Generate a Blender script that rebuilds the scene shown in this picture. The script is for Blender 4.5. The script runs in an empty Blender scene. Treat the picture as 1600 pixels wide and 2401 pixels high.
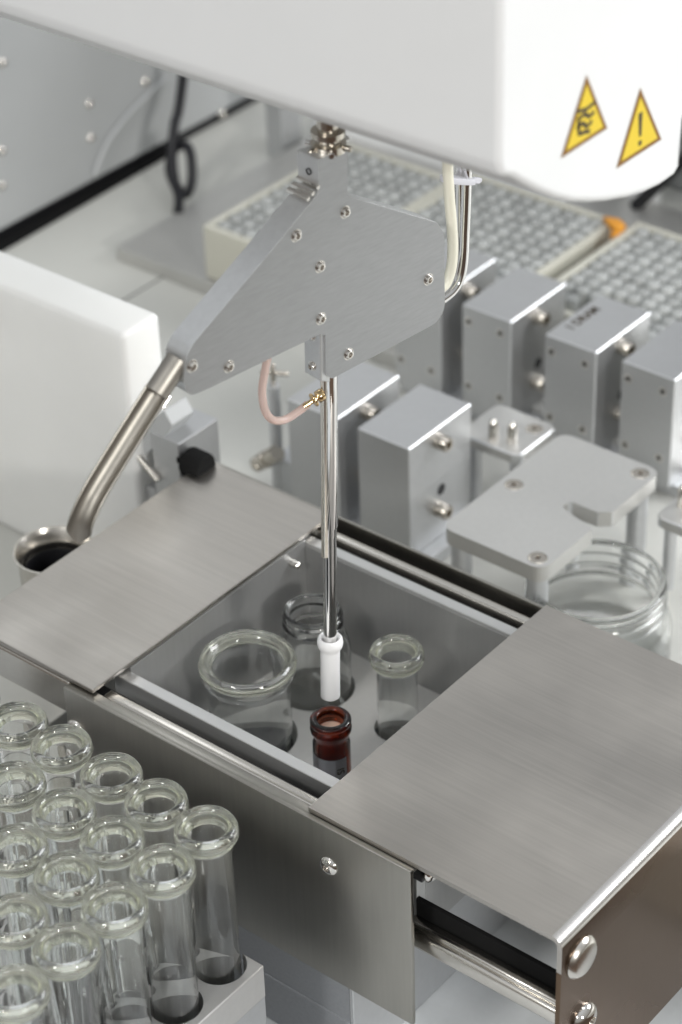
import bpy, bmesh, math, random
from mathutils import Vector, Matrix
random.seed(7)
S = bpy.context.scene
COL = S.collection
MM = 0.001                                   # everything below is written in millimetres
V = Vector

# ------------------------------------------------------------------ camera
F, PITCH, YAW, ROLL, DIST = 5514.57, .61161, -.69765, .034646, 760.0
def _cam():
    cp, sp = math.cos(PITCH), math.sin(PITCH)
    r, f, u = V((1, 0, 0)), V((0, cp, -sp)), V((0, sp, cp))
    R = r * math.cos(ROLL) - u * math.sin(ROLL)
    U = r * math.sin(ROLL) + u * math.cos(ROLL)
    Z = Matrix.Rotation(-YAW, 3, 'Z')
    return Z @ R, Z @ U, Z @ f
CR, CU, CF = _cam()
CC = -DIST * CF
cd = bpy.data.cameras.new('camera')
cam = bpy.data.objects.new('camera', cd); COL.objects.link(cam)
cd.sensor_fit = 'HORIZONTAL'; cd.sensor_width = 36.0; cd.lens = 36.0 * F / 1600.0
cd.clip_start = 0.02; cd.clip_end = 30
m3 = Matrix((CR, CU, -CF)).transposed()
cam.matrix_world = Matrix.Translation(CC * MM) @ m3.to_4x4()
cd.dof.use_dof = True; cd.dof.focus_distance = 0.655; cd.dof.aperture_fstop = 20
S.camera = cam

# ------------------------------------------------------------------ world + lamps
w = bpy.data.worlds.new('World'); S.world = w; w.use_nodes = True
wn, wl = w.node_tree.nodes, w.node_tree.links
bgn = wn['Background']
tc = wn.new('ShaderNodeTexCoord'); sx = wn.new('ShaderNodeSeparateXYZ'); cr = wn.new('ShaderNodeValToRGB')
mr = wn.new('ShaderNodeMapRange'); mr.inputs[1].default_value = -1; mr.inputs[2].default_value = 1
wl.new(tc.outputs['Generated'], sx.inputs[0]); wl.new(sx.outputs[2], mr.inputs[0]); wl.new(mr.outputs[0], cr.inputs[0])
e = cr.color_ramp.elements
e[0].position = 0.30; e[0].color = (.10, .065, .045, 1)
e[1].position = 0.95; e[1].color = (.85, .88, .92, 1)
x = e.new(0.49); x.color = (.20, .16, .13, 1)
x = e.new(0.56); x.color = (.46, .46, .44, 1)
wl.new(cr.outputs[0], bgn.inputs[0]); bgn.inputs[1].default_value = 0.53

def area(name, loc, target, size, power, col=(1, 1, 1), sy=None):
    l = bpy.data.lights.new(name, 'AREA'); l.energy = power; l.color = col
    l.shape = 'RECTANGLE'; l.size = size * MM; l.size_y = (sy or size) * MM
    o = bpy.data.objects.new(name, l); COL.objects.link(o)
    o.location = V(loc) * MM
    o.rotation_euler = (V(target) - V(loc)).to_track_quat('-Z', 'Y').to_euler()
    return o
area('front_fill', (150, -1560, 1080), (0, -20, -20), 260, 6.5, (1, .985, .955))  # added fill, no lamp seen there; brightens faces turned to the front
area('key_lamp', (1560, -640, 620), (10, -10, -20), 170, 10.0, (1, .985, .95))
area('ceiling_lamp', (150, 100, 1500), (0, 0, 0), 220, 3.2, (.97, .98, 1), 1300)
area('window_lamp', (960, 1250, 780), (20, 20, -20), 760, 15, (.97, .985, 1), 560)
area('rear_ceiling_lamp', (-1900, 1400, 1500), (0, 100, 0), 420, 3, (.95, .98, 1), 1300)
S.view_settings.view_transform = 'Standard'; S.view_settings.look = 'None'
S.view_settings.exposure = 0.47; S.view_settings.gamma = 1
S.cycles.use_denoising = True
S.cycles.max_bounces = 16; S.cycles.transmission_bounces = 14; S.cycles.transparent_max_bounces = 16
S.cycles.glossy_bounces = 6; S.cycles.sample_clamp_indirect = 6.0
S.cycles.blur_glossy = 0.4

# ------------------------------------------------------------------ helpers
def Pz(px, py, z=0.0):
    d = CF + CR * ((px - 800) / F) - CU * ((py - 1200.5) / F)
    return CC + d * ((z - CC.z) / d.z)
def Ppl(px, py, p0, n):
    d = CF + CR * ((px - 800) / F) - CU * ((py - 1200.5) / F)
    return CC + d * ((p0 - CC).dot(n) / d.dot(n))
def Px(px, py, x): return Ppl(px, py, V((x, 0, 0)), V((1, 0, 0)))
def Py(px, py, y): return Ppl(px, py, V((0, y, 0)), V((0, 1, 0)))

def wloc(o):
    p = V((0, 0, 0))
    while o: p += o.location; o = o.parent
    return p
def tag(o, label=None, cat=None, group=None, kind=None):
    for k, v in (('label', label), ('category', cat), ('group', group), ('kind', kind)):
        if v: o[k] = v
    return o
def thing(name, loc, label, cat, group=None):
    o = bpy.data.objects.new(name, None); COL.objects.link(o)
    o.empty_display_size = .005; o.location = V(loc) * MM
    return tag(o, label, cat, group)
def obj(name, bm, mat, parent=None, smooth=None, label=None, uvz=False):
    """turn a bmesh (world mm) into an object whose origin sits at its base"""
    if smooth is not None:
        for f in bm.faces: f.smooth = True
        for ed in bm.edges:
            if len(ed.link_faces) == 2 and ed.calc_face_angle(0) > math.radians(smooth): ed.smooth = False
        for f in bm.faces:
            if len(f.verts) > 8:
                f.smooth = False
                for ed in f.edges: ed.smooth = False
    xs = [v.co for v in bm.verts]
    c = V(((min(p.x for p in xs) + max(p.x for p in xs)) / 2, (min(p.y for p in xs) + max(p.y for p in xs)) / 2, min(p.z for p in xs)))
    if parent is not None and parent.type == 'EMPTY' and False: c = wloc(parent) / MM
    for v in bm.verts: v.co = (v.co - c) * MM
    me = bpy.data.meshes.new(name); bm.to_mesh(me); bm.free()
    mats = mat if isinstance(mat, (list, tuple)) else [mat]
    for m in mats: me.materials.append(m)
    o = bpy.data.objects.new(name, me); COL.objects.link(o)
    if parent is not None:
        o.parent = parent; o.location = c * MM - wloc(parent)
    else: o.location = c * MM
    if label: o['label'] = label
    return o
def merge(bm, other, mat_index=0):
    vm = {v: bm.verts.new(v.co) for v in other.verts}
    for f in other.faces:
        try: nf = bm.faces.new([vm[v] for v in f.verts]); nf.material_index = mat_index; nf.smooth = f.smooth
        except ValueError: pass
    other.free(); return bm
def box(x0, y0, z0, x1, y1, z1, bev=0.0, seg=2, bm=None):
    b = bmesh.new()
    bmesh.ops.create_cube(b, size=1)
    for v in b.verts: v.co = V((x0 + (v.co.x + .5) * (x1 - x0), y0 + (v.co.y + .5) * (y1 - y0), z0 + (v.co.z + .5) * (z1 - z0)))
    if bev > 0: bmesh.ops.bevel(b, geom=b.edges[:], offset=bev, segments=seg, affect='EDGES', profile=.5)
    return merge(bm, b) if bm else b
def frame(axis):
    a = V(axis).normalized()
    t = V((0, 0, 1)) if abs(a.z) < .9 else V((1, 0, 0))
    u = a.cross(t).normalized(); v = a.cross(u).normalized()
    return a, u, v
def lathe(prof, org, axis=(0, 0, 1), n=40, bm=None, closed=False):
    """prof: list of (radius, distance along axis); closed=True joins last to first"""
    b = bmesh.new(); a, u, v = frame(axis); org = V(org)
    rings = []
    for r, z in prof:
        if r < 1e-6: rings.append([b.verts.new(org + a * z)])
        else: rings.append([b.verts.new(org + a * z + (u * math.cos(2 * math.pi * k / n) + v * math.sin(2 * math.pi * k / n)) * r) for k in range(n)])
    pr = list(zip(rings, rings[1:])) + ([(rings[-1], rings[0])] if closed else [])
    for A, B in pr:
        for k in range(n):
            q = [A[k % len(A)], A[(k + 1) % len(A)], B[(k + 1) % len(B)], B[k % len(B)]]
            q = list(dict.fromkeys(q))
            if len(q) > 2: b.faces.new(q)
    if not closed:
        for R in (rings[0], rings[-1]):
            if len(R) > 2: b.faces.new(R)
    bmesh.ops.recalc_face_normals(b, faces=b.faces[:])
    return merge(bm, b) if bm else b
def cyl(p0, p1, r, n=28, bev=0.0, bm=None, r2=None):
    p0, p1 = V(p0), V(p1); L = (p1 - p0).length; r2 = r if r2 is None else r2
    pr = [(r - bev, 0), (r, bev), (r2, L - bev), (r2 - bev, L)] if bev > 0 else [(r, 0), (r2, L)]
    return lathe(pr, p0, p1 - p0, n, bm)
def spline(pts, k=8):
    P = [V(p) for p in pts]; P = [P[0] * 2 - P[1]] + P + [P[-1] * 2 - P[-2]]
    out = []
    for i in range(1, len(P) - 2):
        for j in range(k):
            t = j / k; a, b_, c, d = P[i - 1:i + 3]
            out.append(.5 * ((2 * b_) + (c - a) * t + (2 * a - 5 * b_ + 4 * c - d) * t * t + (3 * b_ - a - 3 * c + d) * t ** 3))
    out.append(P[-2]); return out
def tube(pts, r, n=16, bm=None, k=8, flat=None):
    P = spline(pts, k) if k else [V(p) for p in pts]
    b = bmesh.new(); rings = []; u = None
    for i, p in enumerate(P):
        t = (P[min(i + 1, len(P) - 1)] - P[max(i - 1, 0)]).normalized()
        if u is None: _, u, v = frame(t)
        u = (u - t * u.dot(t)).normalized(); v = t.cross(u)
        rings.append([b.verts.new(p + (u * math.cos(2 * math.pi * j / n) + v * math.sin(2 * math.pi * j / n)) * r) for j in range(n)])
    for A, B in zip(rings, rings[1:]):
        for j in range(n): b.faces.new((A[j], A[(j + 1) % n], B[(j + 1) % n], B[j]))
    b.faces.new(rings[0]); b.faces.new(rings[-1])
    bmesh.ops.recalc_face_normals(b, faces=b.faces[:])
    return merge(bm, b) if bm else b
def prism(pts, vec, bev=0.0, seg=2, bm=None):
    """extrude planar polygon (3D pts) along vec"""
    b = bmesh.new(); vs = [b.verts.new(V(p)) for p in pts]; f = b.faces.new(vs)
    r = bmesh.ops.extrude_face_region(b, geom=[f])
    for g in r['geom']:
        if isinstance(g, bmesh.types.BMVert): g.co += V(vec)
    bmesh.ops.recalc_face_normals(b, faces=b.faces[:])
    if bev > 0: bmesh.ops.bevel(b, geom=b.edges[:], offset=bev, segments=seg, affect='EDGES', profile=.5, clamp_overlap=True)
    return merge(bm, b) if bm else b
def roundpoly(pts, rad, seg=6):
    """round the corners of a 2-D polygon; rad: number or list"""
    n = len(pts); out = []
    for i in range(n):
        p, a, c = V(pts[i]), V(pts[i - 1]), V(pts[(i + 1) % n]); r = rad[i] if isinstance(rad, (list, tuple)) else rad
        if r <= 0: out.append(p); continue
        d1, d2 = (a - p).normalized(), (c - p).normalized()
        ang = d1.angle(d2); t = min(r / math.tan(ang / 2), .49 * (a - p).length, .49 * (c - p).length)
        s, e_ = p + d1 * t, p + d2 * t
        for k in range(seg + 1):
            q = k / seg; out.append((1 - q) ** 2 * s + 2 * q * (1 - q) * p + q * q * e_)
    return out
def chamfer(o, mat='alu_chamfer', width=1.1):
    """give the narrow bevel faces of a machined part their own, shinier cut finish"""
    me = o.data; me.materials.append(MAT[mat]); k = len(me.materials) - 1
    for f in me.polygons:
        n = f.normal
        if max(abs(n.x), abs(n.y), abs(n.z)) < .985 and f.area < (width * MM) * .25 and len(f.vertices) == 4:
            e_ = sorted((me.vertices[a].co - me.vertices[b].co).length for a, b in f.edge_keys)
            if e_[0] < width * MM: f.material_index = k
    return o
def cut(o, cutter_bms):
    """boolean-subtract closed bmeshes (world mm) from object o"""
    b = bmesh.new()
    for c in cutter_bms: merge(b, c)
    co = obj('cutter', b, MAT['alu'])
    md = o.modifiers.new('b', 'BOOLEAN'); md.operation = 'DIFFERENCE'; md.solver = 'EXACT'; md.object = co
    dg = bpy.context.evaluated_depsgraph_get(); dg.update()
    me = bpy.data.meshes.new_from_object(o.evaluated_get(dg))
    o.modifiers.clear(); old = o.data; o.data = me
    bpy.data.objects.remove(co); return o
def copy_tree(o, parent=None):
    c = o.copy(); COL.objects.link(c); c.parent = parent
    for ch in [k for k in bpy.data.objects if k.parent == o]: copy_tree(ch, c)
    return c
def text_mesh(s, size, depth=.05, bold=0):
    cu = bpy.data.curves.new('t', 'FONT'); cu.offset = bold; cu.body = s; cu.size = size; cu.extrude = depth; cu.align_x = 'CENTER'; cu.align_y = 'CENTER'
    o = bpy.data.objects.new('t', cu); COL.objects.link(o)
    dg = bpy.context.evaluated_depsgraph_get(); dg.update()
    me = bpy.data.meshes.new_from_object(o.evaluated_get(dg))
    b = bmesh.new(); b.from_mesh(me); bpy.data.objects.remove(o); bpy.data.meshes.remove(me); return b

# ------------------------------------------------------------------ materials
MAT = {}
def pbr(name, col, rough=.5, metal=0.0, var=0.0, vscale=60, stretch=(1, 1, 1), bump=0.0, bscale=400, rvar=0.0, trans=0.0, ior=1.45, coat=0, sss=0, dirt=0.0, aniso=0):
    m = bpy.data.materials.new(name); m.use_nodes = True; nt = m.node_tree; N, L = nt.nodes, nt.links
    p = N['Principled BSDF']; p.inputs['Base Color'].default_value = (*col, 1)
    p.inputs['Roughness'].default_value = rough; p.inputs['Metallic'].default_value = metal
    p.inputs['IOR'].default_value = ior; p.inputs['Transmission Weight'].default_value = trans
    p.inputs['Coat Weight'].default_value = coat
    if sss: p.inputs['Subsurface Weight'].default_value = sss; p.inputs['Subsurface Radius'].default_value = (.012, .012, .012); p.inputs['Subsurface Scale'].default_value = 1
    if var or bump or rvar or dirt:
        t = N.new('ShaderNodeTexCoord'); mp = N.new('ShaderNodeMapping'); mp.inputs['Scale'].default_value = stretch
        L.new(t.outputs['Object'], mp.inputs[0])
        nz = N.new('ShaderNodeTexNoise'); nz.inputs['Scale'].default_value = vscale; nz.inputs['Detail'].default_value = 6; nz.inputs['Roughness'].default_value = .6
        L.new(mp.outputs[0], nz.inputs[0])
        fine = N.new('ShaderNodeTexNoise'); fine.inputs['Scale'].default_value = bscale; fine.inputs['Detail'].default_value = 4
        L.new(mp.outputs[0], fine.inputs[0])
        big = N.new('ShaderNodeTexNoise'); big.inputs['Scale'].default_value = 22; big.inputs['Detail'].default_value = 3
        L.new(t.outputs['Object'], big.inputs[0])
        def rng(src, lo, hi):
            r = N.new('ShaderNodeMapRange'); r.inputs[1].default_value = .25; r.inputs[2].default_value = .75
            r.inputs[3].default_value = lo; r.inputs[4].default_value = hi; L.new(src, r.inputs[0]); return r.outputs[0]
        a = rng(nz.outputs[0], 1 - var, 1 + var); b_ = rng(big.outputs[0], 1 - dirt, 1 + dirt * .4)
        mu = N.new('ShaderNodeMath'); mu.operation = 'MULTIPLY'; L.new(a, mu.inputs[0]); L.new(b_, mu.inputs[1])
        mx = N.new('ShaderNodeMix'); mx.data_type = 'RGBA'; mx.blend_type = 'MULTIPLY'; mx.inputs[0].default_value = 1
        mx.inputs[6].default_value = (*col, 1); L.new(mu.outputs[0], mx.inputs[7])
        L.new(mx.outputs[2], p.inputs['Base Color'])
        if rvar: L.new(rng(big.outputs[0], max(.02, rough - rvar), rough + rvar), p.inputs['Roughness'])
        if bump:
            bp = N.new('ShaderNodeBump'); bp.inputs['Strength'].default_value = bump; bp.inputs['Distance'].default_value = .00005
            L.new(fine.outputs[0], bp.inputs['Height']); L.new(bp.outputs[0], p.inputs['Normal'])
    MAT[name] = m; return m
pbr('steel_brushed', (.51, .482, .445), .36, 1, .07, 900, (.03, 1, 1), .6, 2500, .12, dirt=.12)
pbr('steel_wall', (.40, .385, .35), .32, 1, .05, 700, (1, 1, .05), .25, 1600, .06, dirt=.10)
pbr('steel_bend', (.15, .10, .065), .26, 1, .04, 900, (1, 1, .03), .3, 2000, .05, dirt=.05)  # brown of the surroundings mirrored in the bent end is put into this colour
pbr('steel_inner', (.44, .44, .435), .32, .7, .04, 700, (1, 1, .1), .2, 1600, .06, dirt=.08)
pbr('steel_polished', (.74, .71, .67), .07, 1)
pbr('steel_satin', (.66, .63, .58), .24, 1, .05, 500, (1, 1, 1), .1, 1500)
pbr('chrome', (.80, .79, .78), .04, 1)
pbr('spout_steel', (.37, .35, .315), .46, 1, .10, 300, (1, 1, .1), .2, 1200, .08, dirt=.2)
pbr('nickel', (.58, .54, .48), .2, 1)
pbr('brass', (.78, .58, .32), .16, 1)
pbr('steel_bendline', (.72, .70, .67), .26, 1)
pbr('alu', (.60, .61, .62), .48, .75, .03, 500, (1, 1, 1), .25, 3500, .03, dirt=.04)
pbr('alu_chamfer', (.72, .73, .74), .44, .9)
pbr('alu_block', (.58, .585, .59), .42, .88, .03, 500, (1, 1, 1), .3, 3500, .03, dirt=.05)
pbr('alu_plate', (.60, .595, .575), .44, .75, .03, 500, (1, 1, 1), .3, 3500, .03, dirt=.05)
pbr('alu_brushed', (.40, .405, .415), .38, .92, .07, 1300, (1, .05, 1), .6, 3000, .08, dirt=.12)
pbr('alu_edge', (.64, .65, .655), .40, .85, .05, 500, (1, 1, 1), .2, 2000)
pbr('tray_alu', (.61, .61, .60), .38, .85, .04, 500, (.1, 1, 1), .2, 2000)
pbr('floor_plate', (.72, .71, .68), .5, .12, .03, 400, (1, 1, 1), .2, 2500, .04, dirt=.06)
pbr('rack_alu', (.60, .59, .575), .45, .7, .03, 500, (1, 1, 1), .3, 3000, .03, dirt=.05)
pbr('deck', (.57, .57, .535), .38, 0, .02, 300, (1, 1, 1), .05, 900, .05, dirt=.03)
pbr('deck_low', (.60, .62, .63), .40, 0, .03, 300, (1, 1, 1), .05, 900, .05, dirt=.06)
pbr('body_shaded', (.24, .25, .265), .5, 0, .08, 900, (1, 1, 1), .5, 2500)  # shade on the aluminium base's front face is put into this dark grey
pbr('black', (.010, .010, .012), .4, 0)
pbr('matte_black', (.012, .012, .012), .95)
MAT['matte_black'].node_tree.nodes['Principled BSDF'].inputs['Specular IOR Level'].default_value = .1
pbr('black_rubber', (.012, .012, .015), .5, 0, .1, 200)
pbr('dark', (.03, .03, .032), .5, 0)
pbr('white_paint', (.80, .81, .815), .38, 0, .01, 60, dirt=.01)
pbr('arm_side', (.80, .81, .815), .38, 0, .01, 60, dirt=.01)
pbr('panel_paint', (.42, .43, .432), .45, 0, .01, 60, dirt=.02)
pbr('plastic_white', (.90, .90, .905), .35, 0, sss=.2)
pbr('hdpe', (.82, .82, .80), .32, 0, .02, 30, sss=.5, dirt=.04)
pbr('cream', (.52, .51, .44), .5, 0, .02, 60, dirt=.04, sss=.2)
pbr('vial_grey', (.36, .37, .36), .33, .0, .05, 200)
pbr('pink_hose', (.88, .70, .64), .22, 0, trans=.6, ior=1.35)
pbr('cream_hose', (.80, .78, .66), .32, 0)
pbr('cable_tie', (.82, .82, .88), .35, 0, trans=.3)
pbr('orange', (.70, .30, .03), .45, 0)
pbr('yellow', (.76, .56, .025), .45, 0)
pbr('ink', (.05, .035, .02), .5, 0)
pbr('mark_brown', (.22, .10, .01), .5, 0)
pbr('paper', (.62, .63, .67), .6, 0)
pbr('powder', (.95, .78, .62), .8, 0)
pbr('brown_floor', (.11, .065, .04), .7, 0, .1, 6)
m = MAT['vial_grey']; N, L = m.node_tree.nodes, m.node_tree.links      # caps differ a little from one another
oi = N.new('ShaderNodeObjectInfo'); hs = N.new('ShaderNodeHueSaturation'); mrv = N.new('ShaderNodeMapRange')
mrv.inputs[3].default_value = .82; mrv.inputs[4].default_value = 1.14; L.new(oi.outputs['Random'], mrv.inputs[0]); L.new(mrv.outputs[0], hs.inputs['Value'])
lk = N['Principled BSDF'].inputs['Base Color'].links[0]; src = lk.from_socket; L.new(src, hs.inputs['Color']); L.new(hs.outputs[0], N['Principled BSDF'].inputs['Base Color'])
def glass(name, col, rough=0.0, ior=1.47, absorb=None, density=0):
    m = bpy.data.materials.new(name); m.use_nodes = True; nt = m.node_tree; N, L = nt.nodes, nt.links
    p = N['Principled BSDF']; p.inputs['Base Color'].default_value = (*col, 1); p.inputs['Roughness'].default_value = rough
    p.inputs['Transmission Weight'].default_value = 1; p.inputs['IOR'].default_value = ior
    if absorb:
        va = N.new('ShaderNodeVolumeAbsorption'); va.inputs[0].default_value = (*absorb, 1); va.inputs[1].default_value = density
        L.new(va.outputs[0], N['Material Output'].inputs['Volume'])
    MAT[name] = m; return m
glass('glass', (.985, .995, .99))
pbr('glass_lip', (.955, .96, .85), .07, 0, trans=.89, ior=1.47)
glass('glass_amber', (.40, .09, .02), .02, 1.5, (.50, .10, .02), 420)

# ------------------------------------------------------------------ the bench
bm = box(-900, -8, -92, 700, 1500, -62, 0)
box(-900, -118, -92, -58, -8, -62, 0, bm=bm)
tag(obj('deck', bm, MAT['deck']), kind='structure')
tag(obj('lower_deck', box(-500, -520, -100, 225, 0, -95), MAT['deck_low']), kind='structure')
tag(obj('room_floor', box(-6000, -6000, -960, 6000, 6000, -950), MAT['brown_floor']), kind='structure')
# panel joint in the deck
for (x0, y0, x1, y1) in ((-230, 60, -229.2, 700),):
    tag(obj('deck_joint', box(x0, y0, -62.0, x1, y1, -61.9), MAT['dark']), kind='structure')

# ------------------------------------------------------------------ screws
def socket_screw(p, axis, r, h, parent, mat='steel_polished', name='screw', hexr=.5, sub=True):
    p = V(p); a, u, v = frame(axis)
    s = obj(name, lathe([(r * .96, -1.0), (r, 0), (r, h - .25 * r), (r * .82, h), (hexr * r, h), (hexr * r * .9, h * .35 if h > .4 else h - .3), (0, h * .35 if h > .4 else h - .3)], p, a, 26), MAT[mat], parent, 35)
    return s
def countersunk(p, axis, r, parent, mat='steel_polished'):
    p = V(p)
    return obj('screw', lathe([(r * 1.25, -.5), (r * 1.25, .03), (r * 1.12, .05), (r * .98, -.02), (r * .95, .5), (r * .8, .75), (r * .55, .8), (r * .48, .1), (0, .1)], p, axis, 26), MAT[mat], parent, 35)
def hole_dot(p, axis, r, parent, depth=1.2, name='screw_hole'):
    o = obj(name, lathe([(r * 1.35, .0), (r * 1.25, .07), (r * .75, .05), (r * .7, .02), (0, .02)], p, axis, 20), [MAT['steel_polished'], MAT['dark']], parent, 40)
    for f in o.data.polygons:
        c = sum((o.data.vertices[i].co for i in f.vertices), V()) / len(f.vertices)
        if (c + o.location + wloc(parent) - V(p) * MM).length < r * .8 * MM: f.material_index = 1
    return o
def dome(p, axis, r, parent, name='dome_screw', h=None, mat='steel_polished'):
    h = h or r * .55
    pr = [(r, -.2)] + [(r * math.cos(t * math.pi / 2 / 7), h * math.sin(t * math.pi / 2 / 7)) for t in range(7)] + [(0, h)]
    pr[-2:] = [(r * .34, h * .93), (r * .30, h * .45), (0, h * .4)]
    return obj(name, lathe(pr, p, axis, 28), MAT[mat], parent, 45)

# ------------------------------------------------------------------ stainless workstation
ws = thing('tray_station', (50, -60, -95), 'long stainless steel station box with rails carrying the two cover plates', 'lab station')
obj('base_block', box(-57, -116.5, -95, 94, -2.5, -76, .6), MAT['body_shaded'], ws)
obj('base_panel', prism([(-57.5, -116, -94.9), (-57.5, -116, -61), (94, -116, -61), (94, -116, -94.9)], (0, 2, 0)), MAT['body_shaded'], ws)
obj('end_panel', box(94.0, -116, -95, 95.5, -4, -61.5, .3), MAT['alu'], ws)
# front wall with folded top flange
fw = prism([(-11, -117.2, -60.5), (118, -117.2, -60.5), (118, -117.2, -1.6), (-11, -117.2, -1.6)], (0, 1.4, 0), .25)
fw = box(-11, -116.6, -2.9, 118, -112.6, -1.9, .3, bm=fw)
obj('front_wall', fw, MAT['steel_wall'], ws, 40)
obj('back_wall', box(-57, -1.8, -61, 128, -.6, -1.2, .25), MAT['steel_wall'], ws)
# guide rails
def rail_front(x0, x1, y, z, r, name='guide_rail'):
    bm = cyl((x0, y, z), (x1, y, z), r, 20, .3)
    return obj(name, bm, MAT['steel_satin'], ws, 35)
obj('guide_rail', box(-1, -111.4, -7.5, 112, -107.4, -3.6, .9, 3), MAT['steel_satin'], ws, 35)
obj('guide_rail', box(-57, -8.6, -7.5, 110, -5.2, -3.4, .8, 3), MAT['steel_satin'], ws, 35)
obj('rail_channel', box(-57, -112.2, -9.5, 118, -103.6, -8.2, .2), MAT['dark'], ws)
obj('rail_channel', box(-57, -10.6, -9.5, 126, -2.0, -8.4, .2), MAT['dark'], ws)
obj('support_rail', box(-57, -114.5, -14.5, -11.2, -111, -2.0, .8), MAT['steel_satin'], ws)
# long slide beneath the right cover
sl = box(112, -112.5, -36, 163.4, -107, -30, 1.6, 3)
sl = box(112, -111.2, -30.2, 163.4, -107.4, -27.9, .5, 1, bm=sl)
obj('slide_bar', sl, MAT['steel_satin'], ws, 35)
obj('slide_bed', box(112, -107.3, -33, 163.4, -105.9, -22.4, .2), MAT['matte_black'], ws)
for x in (-7.5, 89.5): dome((x, -117.2, -15.6), (0, -1, 0), 3.1, ws)
dome((118.2, -108, -8), (1, 0, 0), 3.4, ws)

# inner tray with its floor plate
tr = thing('vial_tray', (40, -57, -60), 'deep open aluminium tray holding four glass vessels and the amber vial', 'tray')
X0, X1, Y0, Y1, ZT, ZF = -5.5, 108, -101.6, -11.6, -4.0, -40.0
bm = box(X0, Y0, -46, X1, Y0 + 4, ZT, .35)
obj('front_side', bm, MAT['tray_alu'], tr)
obj('back_side', box(X0, Y1 - 4, -46, X1, Y1, ZT, .35), MAT['tray_alu'], tr)
obj('left_side', box(X0, Y0 + 4.02, -46, X0 + 3.4, Y1 - 4.02, -2.6, .2), MAT['steel_inner'], tr)
obj('right_side', box(X1 - 3.4, Y0 + 4.02, -46, X1, Y1 - 4.02, -5, .2), MAT['steel_inner'], tr)
obj('back_liner', box(X0 + 3.5, Y1 - 4.5, -46, X1 - 3.5, Y1 - 4.04, -4.9, .1), MAT['steel_inner'], tr)
fp = obj('floor_plate', box(X0 + 3.5, Y0 + 4.05, ZF - 2.5, X1 - 3.5, Y1 - 4.55, ZF), MAT['floor_plate'], tr)
HOLES = {'tube': (50.8, -36.6, 7.4), 'jar': (17.6, -36.5, 12.6), 'beaker': (16.8, -66.8, 14.2), 'amber': (52.8, -71.1, 7.0), 'empty': (80, -52, 7.4)}
cut(fp, [cyl((x, y, ZF - 6), (x, y, ZF + 4), r, 48) for x, y, r in HOLES.values()])
obj('tray_bottom', box(X0 + 3.5, Y0 + 4.05, -74, 92, Y1 - 4.6, -72), MAT['dark'], tr)
sc = cyl(Px(684, 1320, X0 + 3.4), Px(684, 1320, X0 + 3.4) + V((3.2, 0, 0)), 1.25, 20, .25)
obj('screw', sc, MAT['steel_polished'], tr, 35)

# cover plates
def cover_mesh(x0, x1, y0, y1, z, t=1.5):
    return box(x0, y0, z - t, x1, y1, z, .3, 2)
cl = thing('cover_plate', (-28, -58, -1.5), 'brushed steel cover plate on the left, in front of the white container', 'cover plate', 'steel cover plates')
obj('sheet', cover_mesh(-55.2, -1.6, -114.2, -2.8, 0), MAT['steel_brushed'], cl)
obj('backing_plate', box(-53, -103, -3.3, -3.4, -9, -1.6, .2), MAT['steel_satin'], cl)
cr_ = thing('bent_cover_plate', (123, -58, -70), 'brushed steel cover plate on the right, its end bent down at the bright edge', 'cover plate', 'steel cover plates')
R_, xe, zb, t = 3.2, 165.4, -70.5, 1.5
prof = [(81.2, 0)] + [(xe - R_ + R_ * math.sin(a), -R_ + R_ * math.cos(a)) for a in [math.pi / 2 * k / 8 for k in range(9)]] + [(xe, -12)]
inn = [(xe - t, -12)] + [(xe - R_ + (R_ - t) * math.sin(a), -R_ + (R_ - t) * math.cos(a)) for a in [math.pi / 2 * k / 8 for k in range(8, -1, -1)]] + [(81.2, -t)]
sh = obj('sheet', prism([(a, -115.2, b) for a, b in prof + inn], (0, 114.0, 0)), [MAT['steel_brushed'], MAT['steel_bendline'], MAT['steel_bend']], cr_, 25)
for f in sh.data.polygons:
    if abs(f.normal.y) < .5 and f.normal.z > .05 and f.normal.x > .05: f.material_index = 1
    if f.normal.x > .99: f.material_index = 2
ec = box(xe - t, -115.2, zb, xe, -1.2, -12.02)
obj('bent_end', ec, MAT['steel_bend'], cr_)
wsh = obj('round_screw', lathe([(6.2, -.1), (6.3, .3), (5.9, 1.0), (5.0, 1.8), (4.6, 1.95), (0, 2.0)], (xe, -106.2, -12.8), (1, 0, 0), 40), MAT['steel_satin'], cr_, 25)
dome((xe, -103.6, -38.0), (1, 0, 0), 5.0, cr_, 'dome_screw', 3.0)

# ------------------------------------------------------------------ glassware in the tray
def tube_meshes(x, y, ztop, zbot, ro=6.35, ri=5.4, rl=8.7):
    """returns body and lip bmeshes of a thick rolled-rim test tube"""
    prof = []
    zc = zbot + ro
    for k in range(9):
        a = -math.pi / 2 + k * math.pi / 2 / 8
        prof.append((ro * math.cos(a), zc + ro * math.sin(a)))
    prof.append((ro, ztop - 7.2))
    prof += [(ro + .9, ztop - 5.6), (rl - .5, ztop - 4.6), (rl, ztop - 3.2), (rl - .25, ztop - 1.4), (rl - .8, ztop - .35), (rl - 1.5, ztop),
             (rl - 2.4, ztop - .35), (ri + .25, ztop - 1.6), (ri - .2, ztop - 4.2), (ri, ztop - 7)]
    prof.append((ri, zc))
    for k in range(7, -1, -1):
        a = -math.pi / 2 + k * math.pi / 2 / 8
        prof.append((ri * math.cos(a), zc + ri * math.sin(a)))
    return prof
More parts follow.
